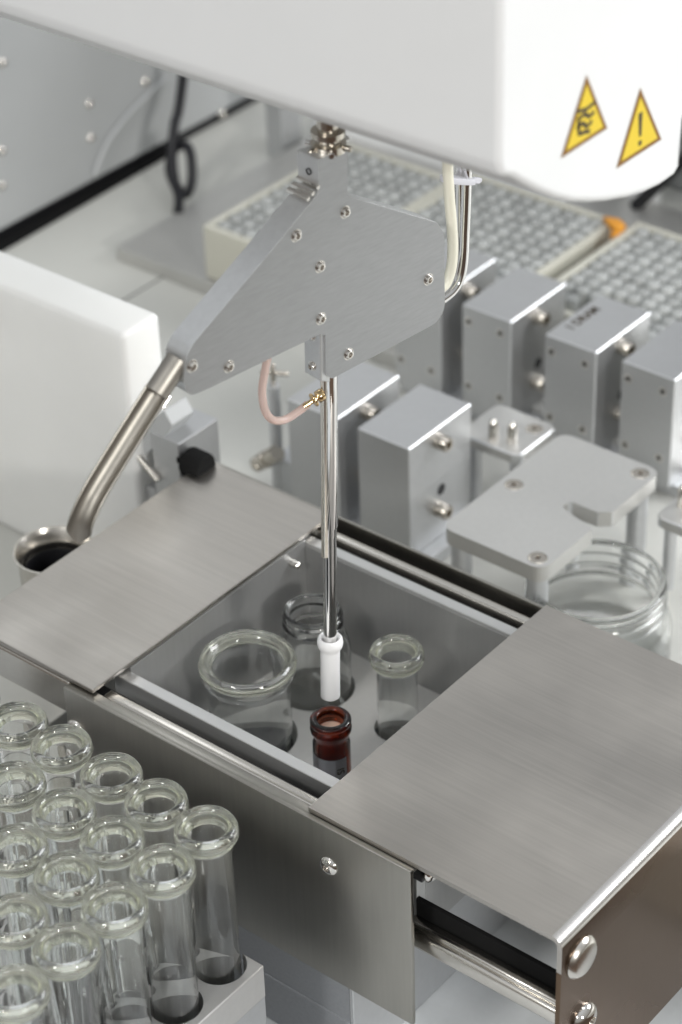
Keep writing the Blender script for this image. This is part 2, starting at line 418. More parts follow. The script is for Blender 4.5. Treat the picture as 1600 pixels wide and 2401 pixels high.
def glass_tube(x, y, ztop, zbot, label, group=None, n=44, **kw):
    t = thing('test_tube', (x, y, zbot), label, 'test tube', group)
    prof = tube_meshes(x, y, ztop, zbot, **kw)
    prof[0] = (0, prof[0][1]); prof[-1] = (0, prof[-1][1])
    obj('tube_body', lathe(prof, (x, y, 0), (0, 0, 1), n), MAT['glass'], t, 60)
    rl = kw.get('rl', 8.7); ri = kw.get('ri', 5.4)
    lp = [(rl - 1.0, ztop - 4.3), (rl - .35, ztop - 3.4), (rl - .35, ztop - 2.5), (rl - 1.0, ztop - 2.2), (rl - 2.0, ztop - 2.9), (ri + .9, ztop - 4.2), (ri + .6, ztop - 5.2), (ri + 1.2, ztop - 5.6)]
    obj('lip', lathe(lp, (x, y, 0), (0, 0, 1), n, closed=True), MAT['glass_lip'], t, 60)
    return t
glass_tube(50.8, -36.6, -9, -66, 'clear thick-rimmed test tube standing in the deep tray beside the right cover')
# wide beaker-like vessel
x, y = 16.8, -66.8
t = thing('glass_vessel', (x, y, -68), 'wide-mouthed clear glass vessel with a thick rolled rim, left in the deep tray', 'glass vessel')
zt, ro, ri, rl = -9.0, 12.8, 11.7, 15.0
pr = [(0, -68), (ro - 2, -68), (ro, -66), (ro, zt - 9.5), (ro + .4, zt - 8), (rl - .9, zt - 6.6), (rl - .5, zt - 5.4), (rl - .9, zt - 4.6), (rl, zt - 3.2), (rl + .1, zt - 2), (rl - .5, zt - .6), (rl - 1.3, zt), (rl - 2.4, zt - .5), (ri - .5, zt - 2.2), (ri - 1.2, zt - 4), (ri, zt - 8), (ri, -65), (ri - 2, -66.4), (0, -66.4)]
obj('vessel_body', lathe(pr, (x, y, 0), n=64), MAT['glass'], t, 60)
lp = [(rl - .6, zt - 3.4), (rl - .5, zt - 2.4), (rl - 1.4, zt - 2.0), (rl - 2.2, zt - 2.6), (ri + .1, zt - 3.4), (ri + .1, zt - 4.0), (rl - 1.4, zt - 4.3)]
obj('lip', lathe(lp, (x, y, 0), n=64, closed=True), MAT['glass_lip'], t, 60)
# small threaded jar
def jar(x, y, zt, zb, rn, rb, label, name='threaded_jar', turns=3, lip=None, wall=1.1, pitch=2.6, sh=5):
    t = thing(name, (x, y, zb), label, 'glass jar')
    pr = [(0, zb), (rb - 1.5, zb), (rb, zb + 1.5), (rb, zt - turns * pitch - 3 - sh), (rb - .7, zt - turns * pitch - 2 - sh * .6), (rn + .6, zt - turns * pitch - 2.4), (rn - .2, zt - turns * pitch - 1.4)]
    for k in range(turns):
        z = zt - (turns - k) * pitch
        pr += [(rn - .2, z - .2), (rn + .65, z + .35), (rn + .75, z + .9), (rn - .1, z + 1.4)]
    pr += [(rn - .1, zt - 1.3), (rn + .15, zt - .6), (rn - .4, zt), (rn - wall - .1, zt - .1), (rn - wall - .6, zt - .8),
           (rn - wall - .6, zt - turns * pitch - 2.2), (rb - wall - 1.2, zt - turns * pitch - 2.6 - sh * .6), (rb - wall, zt - turns * pitch - 4 - sh), (rb - wall, zb + 2.4), (0, zb + 1.8)]
    obj('jar_body', lathe(pr, (x, y, 0), n=64), MAT['glass'], t, 60)
    return t
jar(17.2, -36.2, -9.5, -68, 8.9, 11.6, 'small clear glass jar with a threaded neck, standing behind the steel rod', turns=2, pitch=3)
# amber vial
x, y = 52.8, -71.1
t = thing('amber_vial', (x, y, -66), 'brown amber vial with a grey paper label directly below the white tip', 'vial')
zt = -12.0
pr = [(0, -66), (4.6, -66), (5.65, -65), (5.65, zt - 9.0), (5.2, zt - 7.6), (5.25, zt - 5.4), (6.1, zt - 4.6), (6.25, zt - 3.4), (5.5, zt - 2.6), (5.4, zt - 2.2), (6.2, zt - 1.6), (6.15, zt - .5), (5.6, zt), (4.3, zt), (3.95, zt - .6), (3.95, zt - 5), (4.5, zt - 9), (4.6, -64), (0, -64)]
obj('vial_body', lathe(pr, (x, y, 0), n=48), MAT['glass_amber'], t, 60)
obj('powder', lathe([(0, -26), (3.8, -26), (3.8, zt - 4.6), (2.2, zt - 4.2), (0, zt - 4.0)], (x, y, 0), n=32), MAT['powder'], t, 60)
# wrapped label with a gap on the right
bm = bmesh.new(); A0, A1 = math.radians(-150), math.radians(8)
a_cam = math.atan2(CC.y - y, CC.x - x)
vs = []
for k in range(33):
    a = a_cam + math.radians(-118 + k * (118 + 48) / 32); q = []
    for z in (-56, zt - 12.0): q.append(bm.verts.new((x + 5.73 * math.cos(a), y + 5.73 * math.sin(a), z)))
    vs.append(q)
for a, b in zip(vs, vs[1:]): bm.faces.new((a[0], b[0], b[1], a[1]))
bmesh.ops.solidify(bm, geom=bm.faces[:], thickness=.06)
obj('paper_label', bm, MAT['paper'], t, 60)
tb = text_mesh('SI', 3.4, .03)
bmesh.ops.rotate(tb, verts=tb.verts[:], cent=(0, 0, 0), matrix=Matrix.Rotation(math.radians(90), 3, 'Z'))
for v in tb.verts:
    a = a_cam + math.radians(27) + v.co.x / 5.8; r = 5.86 + v.co.z
    v.co = V((x + r * math.cos(a), y + r * math.sin(a), zt - 16.6 + v.co.y))
obj('label_print', tb, MAT['ink'], t)

# ------------------------------------------------------------------ rack of test tubes
XS = [76.9 - 17.9 * k for k in range(8)]; YS = [-150.2 - 18.05 * k for k in range(7)]
rk = thing('tube_rack', (20, -205, -95), 'grey aluminium block rack drilled with round holes, full of clear test tubes', 'rack')
rb = obj('top_plate', box(-62, -275, -47, 86.7, -143, -35, .3, 1), MAT['rack_alu'], rk)
cut(rb, [cyl((a, b, -60), (a, b, -30), 7.5, 40) for a in XS for b in YS if a > -60 and b > -268])
obj('block_side', box(84.7, -275, -95, 86.5, -143.2, -47.05, .1), MAT['alu_block'], rk)
obj('block_side', box(-62, -145.2, -95, 84.6, -143.2, -47.05, .1), MAT['alu_block'], rk)
obj('block_base', box(-62, -275, -95, 84.6, -145.3, -90, .1), MAT['dark'], rk)
rown = ['back row', 'second row', 'third row', 'fourth row', 'fifth row']
poln = ['at the right end', 'second from the right end', 'third from the right end', 'fourth from the right end', 'fifth from the right end', 'sixth from the right end']
proto = None
for j, yy in enumerate(YS[:5]):
    for i, xx in enumerate(XS[:(6, 4, 3, 2, 1)[j]]):
        lab = 'clear test tube in the %s of the rack, %s' % (rown[j], poln[i])
        jx, jy, jz = random.uniform(-.25, .25), random.uniform(-.25, .25), random.uniform(-.3, .3)
        if proto is None:
            proto = glass_tube(XS[0], YS[0], 17.0, -82, lab, 'test tubes standing in the rack'); o = proto
        else:
            o = copy_tree(proto); o['label'] = lab
        o.location = V((xx + jx, yy + jy, -82 + jz)) * MM
        o.rotation_euler = (random.uniform(-.006, .006), random.uniform(-.006, .006), random.uniform(0, 6))

# ------------------------------------------------------------------ dispensing head
PH = math.radians(-8)
HN = V((math.cos(PH), math.sin(PH), 0)); HH = V((-math.sin(PH), math.cos(PH), 0)); HZ = V((0, 0, 1))
H0 = Pz(773, 890, 105)
def HP(px, py, off=4.0): return Ppl(px, py, H0 + HN * off, HN)
hd = thing('dispensing_head', (H0.x, H0.y, -3.8), 'brushed aluminium dispensing head with steel rod, curved spout and white tip', 'robot tool')
ol = [(436, 838), (450, 809), (640, 583), (748, 450), (745, 374), (815, 349), (815, 459), (1024, 521), (1042, 545), (1044, 722), (1026, 756), (779, 888), (765, 880), (764, 786), (752, 783), (500, 906), (446, 930), (430, 903)]
p2 = []
for px, py in ol:
    q = HP(px, py) - H0; p2.append((q.dot(HH), q.z))
rad = [5, 5, 0, 2, .5, .5, 4.5, 4.5, 4.5, 4.5, 4.5, 1.6, 1.4, 0, 0, 0, 7, 6]
rp = roundpoly([V((a, b)) for a, b in p2], rad, 10)
bm = prism([H0 + HH * p[0] + HZ * p[1] + HN * 4.0 for p in rp], -HN * 7.6, .6, 1)
hb = obj('body_plate', bm, [MAT['alu_brushed']], hd, 40)
hb.data.materials.append(MAT['alu_chamfer']); hb.data.materials.append(MAT['alu_edge'])
for f in hb.data.polygons:
    d_ = abs(f.normal.dot(HN))
    if d_ < .2: f.material_index = 2
    elif d_ < .97: f.material_index = 1
for px, py in ((810, 497), (695, 552), (751, 625), (1005, 655), (753, 747), (818, 830), (451, 858), (537, 859)):
    countersunk(HP(px, py), HN, 1.4, hd)
# lower clamp block with two screws, seen on its narrow side
c0 = [HP(*a, 3.3) for a in ((751, 776), (775, 776), (775, 896), (753, 894))]
obj('clamp_block', prism(c0, -HN * 6.4, .3), MAT['alu_edge'], hd)
cb = (c0[0] + c0[3]) / 2
for f_ in (.18, .78):
    p = c0[0].lerp(c0[3], f_) - HN * 3.2 
    countersunk(p - HH * .05, -HH, 1.15, hd)
# collar ridges and side hole on the stem's narrow side
for px, py in ((745, 447), (733, 462), (722, 474)):
    p = HP(px, py, 4.15)
    obj('ridge', prism([p, p + HH * .9 + HZ * .5, p + HH * .9 + HZ * 1.5, p + HZ * 1.1 - HH * .25], -HN * 7.9, .1, 1), MAT['steel_polished'], hd)
p = HP(745, 412, 4) - HN * 3.4
obj('side_hole', lathe([(.95, -.4), (.95, .06), (.7, .06), (.6, -.3), (0, -.3)], p, -HH, 20), MAT['black'], hd)
# round nose sleeve + spout
A = HP(400, 858, .2); B = HP(362, 918, .2); Cc = HP(196, 1172, .2); D = HP(178, 1232, .2)
obj('spout_sleeve', cyl(HP(419, 842, .2), HP(366, 922, .2), 3.15, 30, .15), MAT['spout_steel'], hd, 40)
path = spline([HP(370, 916, .2), HP(318, 998, .2), HP(267, 1080, .2), HP(228, 1144, .2), HP(206, 1186, .2), HP(188, 1232, .0), HP(179, 1286, -.6)], 8)
b = bmesh.new(); rings = []; n = 24
for i, p in enumerate(path):
    t_ = (path[min(i + 1, len(path) - 1)] - path[max(i - 1, 0)]).normalized()
    u = HN; v = t_.cross(u).normalized(); s = i / (len(path) - 1)
    span = 112 if s < .80 else 112 - 104 * ((s - .80) / .20) ** 1.5
    open_ = max(0, (s - .72) / .28)                       # the end is cut away like a scoop
    ring = []
    for k in range(n + 1):
        a = math.radians(-42 + span * (2 * k / n - 1))
        rr = 3.25
        ring.append(b.verts.new(p - v * math.cos(a) * rr * (-1) * -1 + u * math.sin(a) * rr))
    rings.append(ring)
for a_, b_ in zip(rings, rings[1:]):
    for k in range(n): b.faces.new((a_[k], a_[k + 1], b_[k + 1], b_[k]))
bmesh.ops.recalc_face_normals(b, faces=b.faces[:]); bmesh.ops.solidify(b, geom=b.faces[:], thickness=.3)
obj('spout', b, MAT['spout_steel'], hd, 50)
p = HP(386, 938, 1.0)
obj('spout_clip', cyl(HP(399, 927, 1.5), HP(380, 958, 1.5), .75, 12, .2), MAT['chrome'], hd, 40)
# the rod
RB = V((52.8, -71.1, -12)); RT = H0 + HZ * 6
ax = (RT - RB).normalized()
def RZ(z): return RB + ax * ((z + 12) / ax.z)
obj('rod', lathe([(1.95, 0), (1.95, 44), (2.12, 44.3), (2.12, 47), (2.35, 47.4), (2.35, 112)], RZ(10), ax, 32), MAT['chrome'], hd, 35)
rs = obj('rod_sleeve', lathe([(1.0, 0), (1.0, 60)], RZ(48) + HH * -2.1 + HN * .3, ax, 16), MAT['steel_satin'], hd, 35)
obj('tip', lathe([(2.5, 0), (2.85, .35), (2.85, 17.2), (3.0, 17.9), (3.6, 18.8), (3.8, 20), (3.6, 21.4), (3.1, 22), (2.5, 21.6), (2.3, 19.5), (0, 19.5)], RZ(-3.8), ax, 36), MAT['plastic_white'], hd, 60)
# pink hose and its brass fitting
obj('pink_hose', tube([HP(*a, -1.5) for a in ((632, 820), (622, 868), (615, 918), (622, 962), (640, 984), (668, 984), (700, 965), (722, 948))], 1.1, 18), MAT['pink_hose'], hd, 60)
fa, fb = HP(712, 954, -1.3), HP(768, 916, .5)
bm = cyl(fa, fb, .75, 16, .1)
d_ = (fb - fa).normalized()
cyl(fa + d_ * 3.0, fa + d_ * 3.8, 2.0, 20, .2, bm=bm)
cyl(fa + d_ * 4.4, fa + d_ * 6.4, 1.75, 6, .15, bm=bm)
obj('fitting', bm, MAT['brass'], hd, 30)
# top coupling
top = HP(771, 360, 0); top = H0 + HH * (top - H0).dot(HH) + HZ * ((top - H0).z)
bm = lathe([(2.2, -3), (2.2, 1), (4.6, 1.2), (4.6, 3.2), (3.2, 3.4), (3.2, 5), (4.4, 5.2), (4.4, 6.6), (2.8, 6.8), (2.8, 22)], top, (0, 0, 1), 30)
obj('coupling', bm, MAT['nickel'], hd, 35)
for k in range(6):
    a = k * math.pi / 3 + .3
    c = top + V((math.cos(a) * 4.6, math.sin(a) * 4.6, 2.2))
    obj('coupling_screw', cyl(c, c + V((math.cos(a), math.sin(a), 0)) * 1.6, .85, 12, .15), MAT['chrome'] if k % 2 else MAT['nickel'], hd, 35)
# hoses rising from the right edge
def hose(name, pts, off, r, mat): return obj(name, tube([HP(*a, off) for a in pts], r, 20), MAT[mat], hd, 60)
hose('cream_hose', ((1026, 682), (1046, 664), (1058, 630), (1062, 585), (1060, 530), (1055, 470), (1051, 410), (1050, 340), (1052, 260)), 1.2, 1.5, 'cream_hose')
hose('steel_line', ((1030, 706), (1060, 682), (1079, 650), (1087, 605), (1090, 540), (1093, 470), (1095, 400), (1096, 330), (1097, 250)), -.6, 1.5, 'chrome')
hose('steel_line', ((1030, 694), (1052, 672), (1068, 643), (1076, 600), (1079, 540), (1079, 470), (1079, 400), (1080, 330), (1081, 250)), -2.4, 1.4, 'chrome')
t0, t1 = HP(1037, 420, .4), HP(1128, 424, -1.2)
ct = bmesh.new()
dv = (t1 - t0).normalized(); nv = dv.cross(HZ).normalized()
ring = []
Lt = (t1 - t0).length
lp = []
for k in range(40):
    a = 2 * math.pi * k / 40
    lp.append((Lt * .40 + Lt * .40 * math.copysign(abs(math.cos(a)) ** .7, math.cos(a)), 2.3 * math.copysign(abs(math.sin(a)) ** .8, math.sin(a))))
prism([t0 + dv * a + nv * b_ - HZ * .9 for a, b_ in lp], HZ * 1.9, .3, 2, bm=ct)
obj('cable_tie', ct, MAT['cable_tie'], hd, 40)
obj('cable_tie_tail', prism([t0 + dv * (Lt * .74) + HZ * -.7 + nv * -.8, t0 + dv * (Lt * .92) + HZ * -.8 + nv * -.8, t0 + dv * Lt + HZ * .0 + nv * -.8, t0 + dv * Lt + HZ * 1.0 + nv * -.8, t0 + dv * Lt * .74 + HZ * 1.0 + nv * -.8], nv * 1.4, .3), MAT['cable_tie'], hd)

# ------------------------------------------------------------------ robot arm
ar = thing('robot_arm', (60, -60, 168), 'big smooth white robot arm across the top with two warning triangles', 'robot arm')
XE = 131.0
prof = [(-98.5, 300), (-98.5, 203), (-97.3, 199.5)]
for px, py in ((1205, 418), (1232, 434), (1262, 450), (1302, 466), (1343, 476), (1387, 477.5), (1430, 474), (1475, 466), (1514, 454), (1552, 436), (1584, 413)):
    q = Px(px, py, XE); prof.append((q.y, q.z))
q = Px(1594, 300, XE); prof += [(-21.3, 171), (-21.0, 184), (-15.0, 189), (25, 192), (25, 300)]
rpf = roundpoly([V(p) for p in prof], [4, 6, 3] + [0] * 11 + [1, 2, 3, 3, 4], 5)
bm = prism([(XE, p.x, p.y) for p in rpf], (-330, 0, 0), 0)
# soft bevel on the end edge
eds = [ed for ed in bm.edges if all(abs(v.co.x - XE) < .01 for v in ed.verts)]
bmesh.ops.bevel(bm, geom=eds, offset=1.8, segments=5, affect='EDGES', profile=.5)
obj('arm_shell', bm, MAT['white_paint'], ar, 35)
def sticker(px3, mark, label):
    """px3: apex, right, left corners in photo pixels on the arm's end face"""
    P3 = [Px(a, b, XE + .05) for a, b in px3]; c = sum(P3, V()) / 3
    bs = obj('warning_sign', prism([c + (p - c) * 1.0 for p in P3], (.12, 0, 0)), MAT['mark_brown'], ar, label=label)
    obj('sign_face', prism([c + (p - c) * .80 + V((.10, 0, 0)) for p in P3], (.10, 0, 0)), MAT['yellow'], bs)
    up = (P3[0] - (P3[1] + P3[2]) / 2); sd = (P3[1] - P3[2])
    m = bmesh.new()
    for poly in mark:
        prism([c + sd * a + up * b + V((.19, 0, 0)) for a, b in poly], (.08, 0, 0), bm=m)
    obj('sign_symbol', m, MAT['ink'], bs)
def stroke(pts, w):
    out = []
    for (a, b), (c, d) in zip(pts, pts[1:]):
        L = math.hypot(c - a, d - b) or 1; nx, ny = -(d - b) / L * w, (c - a) / L * w
        out.append([(a + nx, b + ny), (c + nx, d + ny), (c - nx, d - ny), (a - nx, b - ny)])
    return out
# crushing-hand like pictogram: bent fingers under a bar
pict = stroke([(-.20, .22), (.02, .17), (.20, .20)], .028) + stroke([(-.16, .10), (-.02, .12), (.06, .03), (.18, .06)], .030) + stroke([(-.20, -.02), (-.06, .0), (.02, -.10), (.14, -.06)], .030) + stroke([(-.14, -.14), (0, -.16), (.10, -.20)], .03) + stroke([(-.16, .12), (-.14, -.14)], .03)
excl = [[(-.045, .30), (.045, .30), (.025, -.06), (-.025, -.06)], [(-.035, -.13), (.035, -.13), (.035, -.20), (-.035, -.20)]]
sticker(((1376, 176), (1424, 300), (1316, 370)), pict, 'yellow warning triangle with a hand pictogram')
sticker(((1502, 206), (1551, 326), (1446, 394)), excl, 'yellow warning triangle with an exclamation mark')

# ------------------------------------------------------------------ heating blocks
def heat_block(x0, y0, label, ztop=-10, w_=22.7, d_=36.2, screws=True, holes=False):
    t = thing('metal_block', (x0 + w_ / 2, y0 + d_ / 2, -62), label, 'metal block', 'aluminium blocks standing in rows on the deck')
    chamfer(obj('block', box(x0, y0, -57, x0 + w_, y0 + d_, ztop, .34, 1), MAT['alu_block'], t))
    obj('foot', box(x0 + .6, y0 + 3, -62, x0 + w_ + 5.5, y0 + d_ + 5, -57.02, .3), MAT['alu'], t)
    for zz in (-16.6, -45.2) if holes else ():
        for fx in (.13, .78):
            hole_dot((x0 + w_ * fx, y0, zz), (0, -1, 0), 1.35, t)
    if screws:
        for zz in (-15.2, -44.2):
            s = obj('thumb_screw', lathe([(2.9, -.1), (2.9, 4.2), (2.5, 4.8), (1.5, 4.8), (1.3, 2.6), (0, 2.6)], (x0 + w_, y0 + 16.5, zz), (1, 0, 0), 26), MAT['nickel'], t, 35)
        obj('side_port', lathe([(2.3, .02), (2.2, .08), (1.9, -.2), (0, -.3)], (x0 + w_, y0 + 18.3, -36.8), (1, 0, 0), 26), MAT['dark'], t, 35)
    return t
LB = {
    (-68.6, 54): 'silvery metal block behind the steel rod, front row',
    (-36.6, 54): 'sharp nearest metal block with a big round screw, right of the rod',
    (-90.9, 144.8): 'metal block half hidden behind the right edge of the dispensing head',
    (-58.0, 144.5): 'blank-topped rear metal block left of the one lettered 1 DRAM',
    (-20.2, 144.8): 'rear metal block with black lettering 1 DRAM on its top',
    (12.9, 145.6): 'rear metal block at the right edge of the picture',
}
first = None
for (bx, by), lab in LB.items():
    if first is None or (by > 100 and fx0[1] < 100): first = heat_block(bx, by, lab, holes=by > 100); fx0 = (bx, by); c = first
    else:
        c = copy_tree(first); c['label'] = lab; c.location = first.location + V((bx - fx0[0], by - fx0[1], 0)) * MM
    if bx == -20.2:
        tb = text_mesh('1 DRAM', 5.4, .04, .10)
        bmesh.ops.rotate(tb, verts=tb.verts[:], cent=(0, 0, 0), matrix=Matrix.Rotation(math.radians(90), 3, 'Z'))
        c0_ = (Pz(1335, 765, -10) + Pz(1400, 728, -10)) / 2
        bmesh.ops.translate(tb, verts=tb.verts[:], vec=(c0_.x, c0_.y, -9.93))
        obj('lettering', tb, MAT['ink'], c)

# ------------------------------------------------------------------ plates on posts
def post_plate(x0, y0, x1, y1, z, t_, r, label, notch=None, screws=(), posts=(), pins=(), pr_=3.6, name='plate_on_posts'):
    th = thing(name, ((x0 + x1) / 2, (y0 + y1) / 2, -62), label, 'raised plate', 'aluminium plates raised on posts')
    pts = [(x0, y0), (x1, y0)]; rr = [r, r]
    if notch:
        pts += notch; rr += [0.8, 1.5, 2.0, 2.0, .6, .6, .8][:len(notch)]
    pts += [(x1, y1), (x0, y1)]; rr += [r, r]
    po = roundpoly([V(p) for p in pts], rr, 6)
    chamfer(obj('plate', prism([(p.x, p.y, z - t_) for p in po], (0, 0, t_), .45, 1), MAT['alu_plate'], th, 35))
    for sx_, sy_ in screws:
        obj('flat_screw', lathe([(3.3, -.3), (3.3, .04), (3.0, .22), (2.3, .25), (1.05, .22), (.95, -.1), (0, -.1)], (sx_, sy_, z), (0, 0, 1), 32), MAT['nickel'], th, 30)
        obj('socket', lathe([(.95, -.05), (.95, .02), (0, .02)], (sx_, sy_, z), (0, 0, 1), 6), MAT['ink'], th)
    for sx_, sy_ in posts: obj('post', cyl((sx_, sy_, -62), (sx_, sy_, z - t_ - .02), pr_, 26), MAT['alu'], th, 35)
    for sx_, sy_ in pins:
        obj('pin', lathe([(1.9, 0), (1.9, 5.5), (1.6, 6.8), (1.0, 8.2), (0, 9)], (sx_, sy_, z), (0, 0, 1), 20), MAT['steel_polished'], th, 50)
    return th
post_plate(13.8, 35, 55.2, 106.8, -20, 6.0, 5.5, 'large bead-blasted plate with a side notch above the big glass jar',
           notch=[(55.2, 64.3), (46.5, 66.6), (39.6, 68.6), (39.9, 73.4), (45.5, 73.0), (51.3, 73.2), (55.2, 76.4)], screws=((17.6 + 1.5, 69.8), (51.2 - 1.2, 102.0 - .8), (50.6 - .7, 38.6 + 1.3)), posts=((19, 40), (49.6, 40.6), (50, 100.6), (19, 101)))
post_plate(-25, 97, 2.0, 122, -30, 4.4, 4, 'small raised plate with two pins behind the nearest block', screws=((-4, 115.4),), posts=((-2.2, 101.5), (-20, 101.5)), pins=((-12.1, 98.1 + 3), (-5.5, 100.6 + 3)), pr_=2.2)
post_plate(60.2, 95, 90, 122, -30, 4.4, 4, 'small raised plate with pins cut off by the right picture edge', screws=(), posts=((64.2, 100),), pins=((64.5, 106), (70.0, 103)), pr_=2.2)

jar(63.0, 55.5, -32, -62.0, 23.0, 26.0, 'large clear glass jar with a threaded neck under the notched plate', name='large_jar', turns=3, pitch=3.6, wall=1.8, sh=4)

# ------------------------------------------------------------------ connector on the left front block
p = V((-68.8, 71, -40))
cn = thing('pipe_connector', (-80, 66, -62), 'blurred silver pipe connector left of the block behind the rod', 'connector')
ca, cb_ = Py(603, 1088, 60), Py(672, 1050, 60)
dd = (cb_ - ca).normalized()
bm = lathe([(2.2, 0), (3.1, 0), (3.1, 2.5), (2.7, 2.8), (2.7, 4), (3.4, 4.2), (3.4, 7), (2.8, 7.2), (2.8, 9), (3.3, 9.2), (3.3, 14)], ca, dd, 24)
obj('connector_body', bm, MAT['nickel'], cn, 35)
obj('bore', lathe([(0, -.05), (2.1, -.05), (2.1, .3)], ca, dd, 20), MAT['black'], cn)
obj('mount', box(-84, 62, -62, -69.2, 72, -45, .4), MAT['alu'], cn)
kn = thing('valve_tap', (-86, 84, -62), 'small dull metal tap with a cross handle beside the pink hose', 'tap')
b0 = Pz(646, 990, -30)
obj('tap_stem', cyl((b0.x, b0.y, -62), (b0.x, b0.y, -14), 2.3, 20), MAT['alu'], kn, 35)
bm = cyl((b0.x - 4, b0.y - 2, -9), (b0.x + 5, b0.y + 3, -9), .9, 12, .2); cyl((b0.x, b0.y, -14), (b0.x, b0.y, -5), 1.0, 12, .2, bm=bm)
obj('tap_handle', bm, MAT['nickel'], kn, 35)

# ------------------------------------------------------------------ left side: container, clamp, cup
wc = thing('white_container', (-115, -5, -62), 'tall frosted white plastic container standing at the left', 'container')
bm = box(-200, -13.6, -62, -79, 4.6, 45, 2.2, 5)
for v in bm.verts:                                            # slight draft of the moulding
    f_ = (v.co.z + 62) / 107; v.co.x += (1 - f_) * .6 if v.co.x > -100 else 0
obj('container_body', bm, MAT['hdpe'], wc, 50)
cm = thing('clamp_block', (-72, -2, -62), 'dark-sided metal clamp with slanted bar and round black knob', 'clamp')
Yc = -10.0
f1, f2, f3 = Py(314, 1085, Yc), Py(377, 1021, Yc), Py(418, 1040, Yc)
bm = box(-73.8, Yc, -62, f3.x, Yc + 20, f2.z - .5, .5)
obj('upright', bm, MAT['alu_block'], cm)
obj('lower_body', box(f1.x - 1, Yc, -62, -73.85, Yc + 16, -16, .4), MAT['alu_block'], cm)
bm = prism([Py(a, b, Yc + .5) for a, b in ((322, 1062), (340, 1068), (378, 1035), (404, 998), (384, 962), (356, 985))], (0, 11, 0), .4)
obj('slanted_bar', bm, MAT['panel_paint'], cm)
obj('rod_pin', cyl(Py(325, 1070, Yc - 1.2), Py(372, 1128, Yc - 1.2), 1.1, 14, .3), MAT['steel_satin'], cm, 40)
k0 = Px(434, 1072, f3.x)
obj('knob', lathe([(2.2, -1), (2.4, 2), (5.0, 2.4), (5.4, 3.6), (5.4, 9), (4.8, 10.4), (0, 10.8)], (f3.x, k0.y - 1, k0.z), (1, 0, 0), 12), MAT['matte_black'], cm, 30)

cp_ = thing('steel_cup', (-71.5, -61, -62), 'small round steel cup with dark inside below the tip of the spout', 'cup')
x, y, zt = -71.0, -61.4, -10.0
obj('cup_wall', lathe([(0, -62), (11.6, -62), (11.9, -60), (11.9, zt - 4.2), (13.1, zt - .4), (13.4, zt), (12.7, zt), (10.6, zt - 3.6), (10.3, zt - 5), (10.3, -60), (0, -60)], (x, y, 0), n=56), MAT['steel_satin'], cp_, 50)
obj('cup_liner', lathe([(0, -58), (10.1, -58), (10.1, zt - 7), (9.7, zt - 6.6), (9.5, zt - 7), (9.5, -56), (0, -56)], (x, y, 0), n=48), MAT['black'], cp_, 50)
tag(obj('shade_block', box(-150, -150, -94.9, -91.5, -20, -70, .5), MAT['matte_black']), 'black block standing in for the shade under the left end of the steel station', 'shade block')  # added black block paints in the shade under the station

# ------------------------------------------------------------------ machine cabinet, cable, background
cb = thing('machine_cabinet', (-400, 200, -62), 'large pale grey cabinet side with silver bolts at the upper left', 'cabinet')
obj('cabinet_side', box(-700, -300, -56, -309, 900, 260, 1.0), MAT['panel_paint'], cb)
obj('cabinet_gap_shade', box(-690, -290, -61.9, -311, 890, -56.2, 0), MAT['black'], cb)  # black filler paints the shade in the gap under the cabinet
obj('cabinet_shade_strip', prism([(-311, -290, -61.8), (-301, -290, -61.8), (-302, 120, -61.8), (-306, 262, -61.8), (-311, 262, -61.8)], (0, 0, 1.2)), MAT['matte_black'], cb)  # black strip laid on the deck in place of the cabinet's shadow
for px, py in ((208, 241), (212, 321), (4, 145), (3, 352), (3, 433), (340, 190), (520, 265)):
    dome(Px(px, py, -309), (1, 0, 0), 2.2, cb, 'bolt', 2.0)
obj('shadow_gap_hose', tube([Px(a, b, -307.5) for a, b in ((395, 180), (365, 205), (300, 270), (255, 330), (232, 380), (222, 412))], 1.3, 12), MAT['panel_paint'], cb).name = 'grey_hose'
cbl = tag(obj('black_cable', tube([V((-278, 250, 60)), Px(425, 215, -280), Px(410, 290, -278), Px(404, 360, -275), Px(412, 430, -268), Px(436, 455, -262), Px(450, 420, -262), Px(447, 360, -266), Px(432, 340, -272), Px(408, 352, -278), Px(398, 400, -274), Px(420, 470, -262) + V((0, 0, 3)), Px(418, 500, -255)], 2.3, 14, k=8), MAT['black_rubber'], None, 60), 'black cable hanging in a loop in front of the grey cabinet', 'cable')
bp = Pz(657, 372, -62)
tag(obj('support_post', box(bp.x - 6, bp.y - 2, -62, bp.x + 4, bp.y + 12, 120, .5), MAT['alu'], None), 'blurred upright grey metal post beside the top of the dispensing head', 'post')
bw = Pz(760, 300, -62)
tag(obj('upright_panel', box(-262, bp.y + 26, -62, -120, bp.y + 32, 120, .5), MAT['white_paint']), 'blurred white upright panel behind the leftmost vial rack', 'panel')

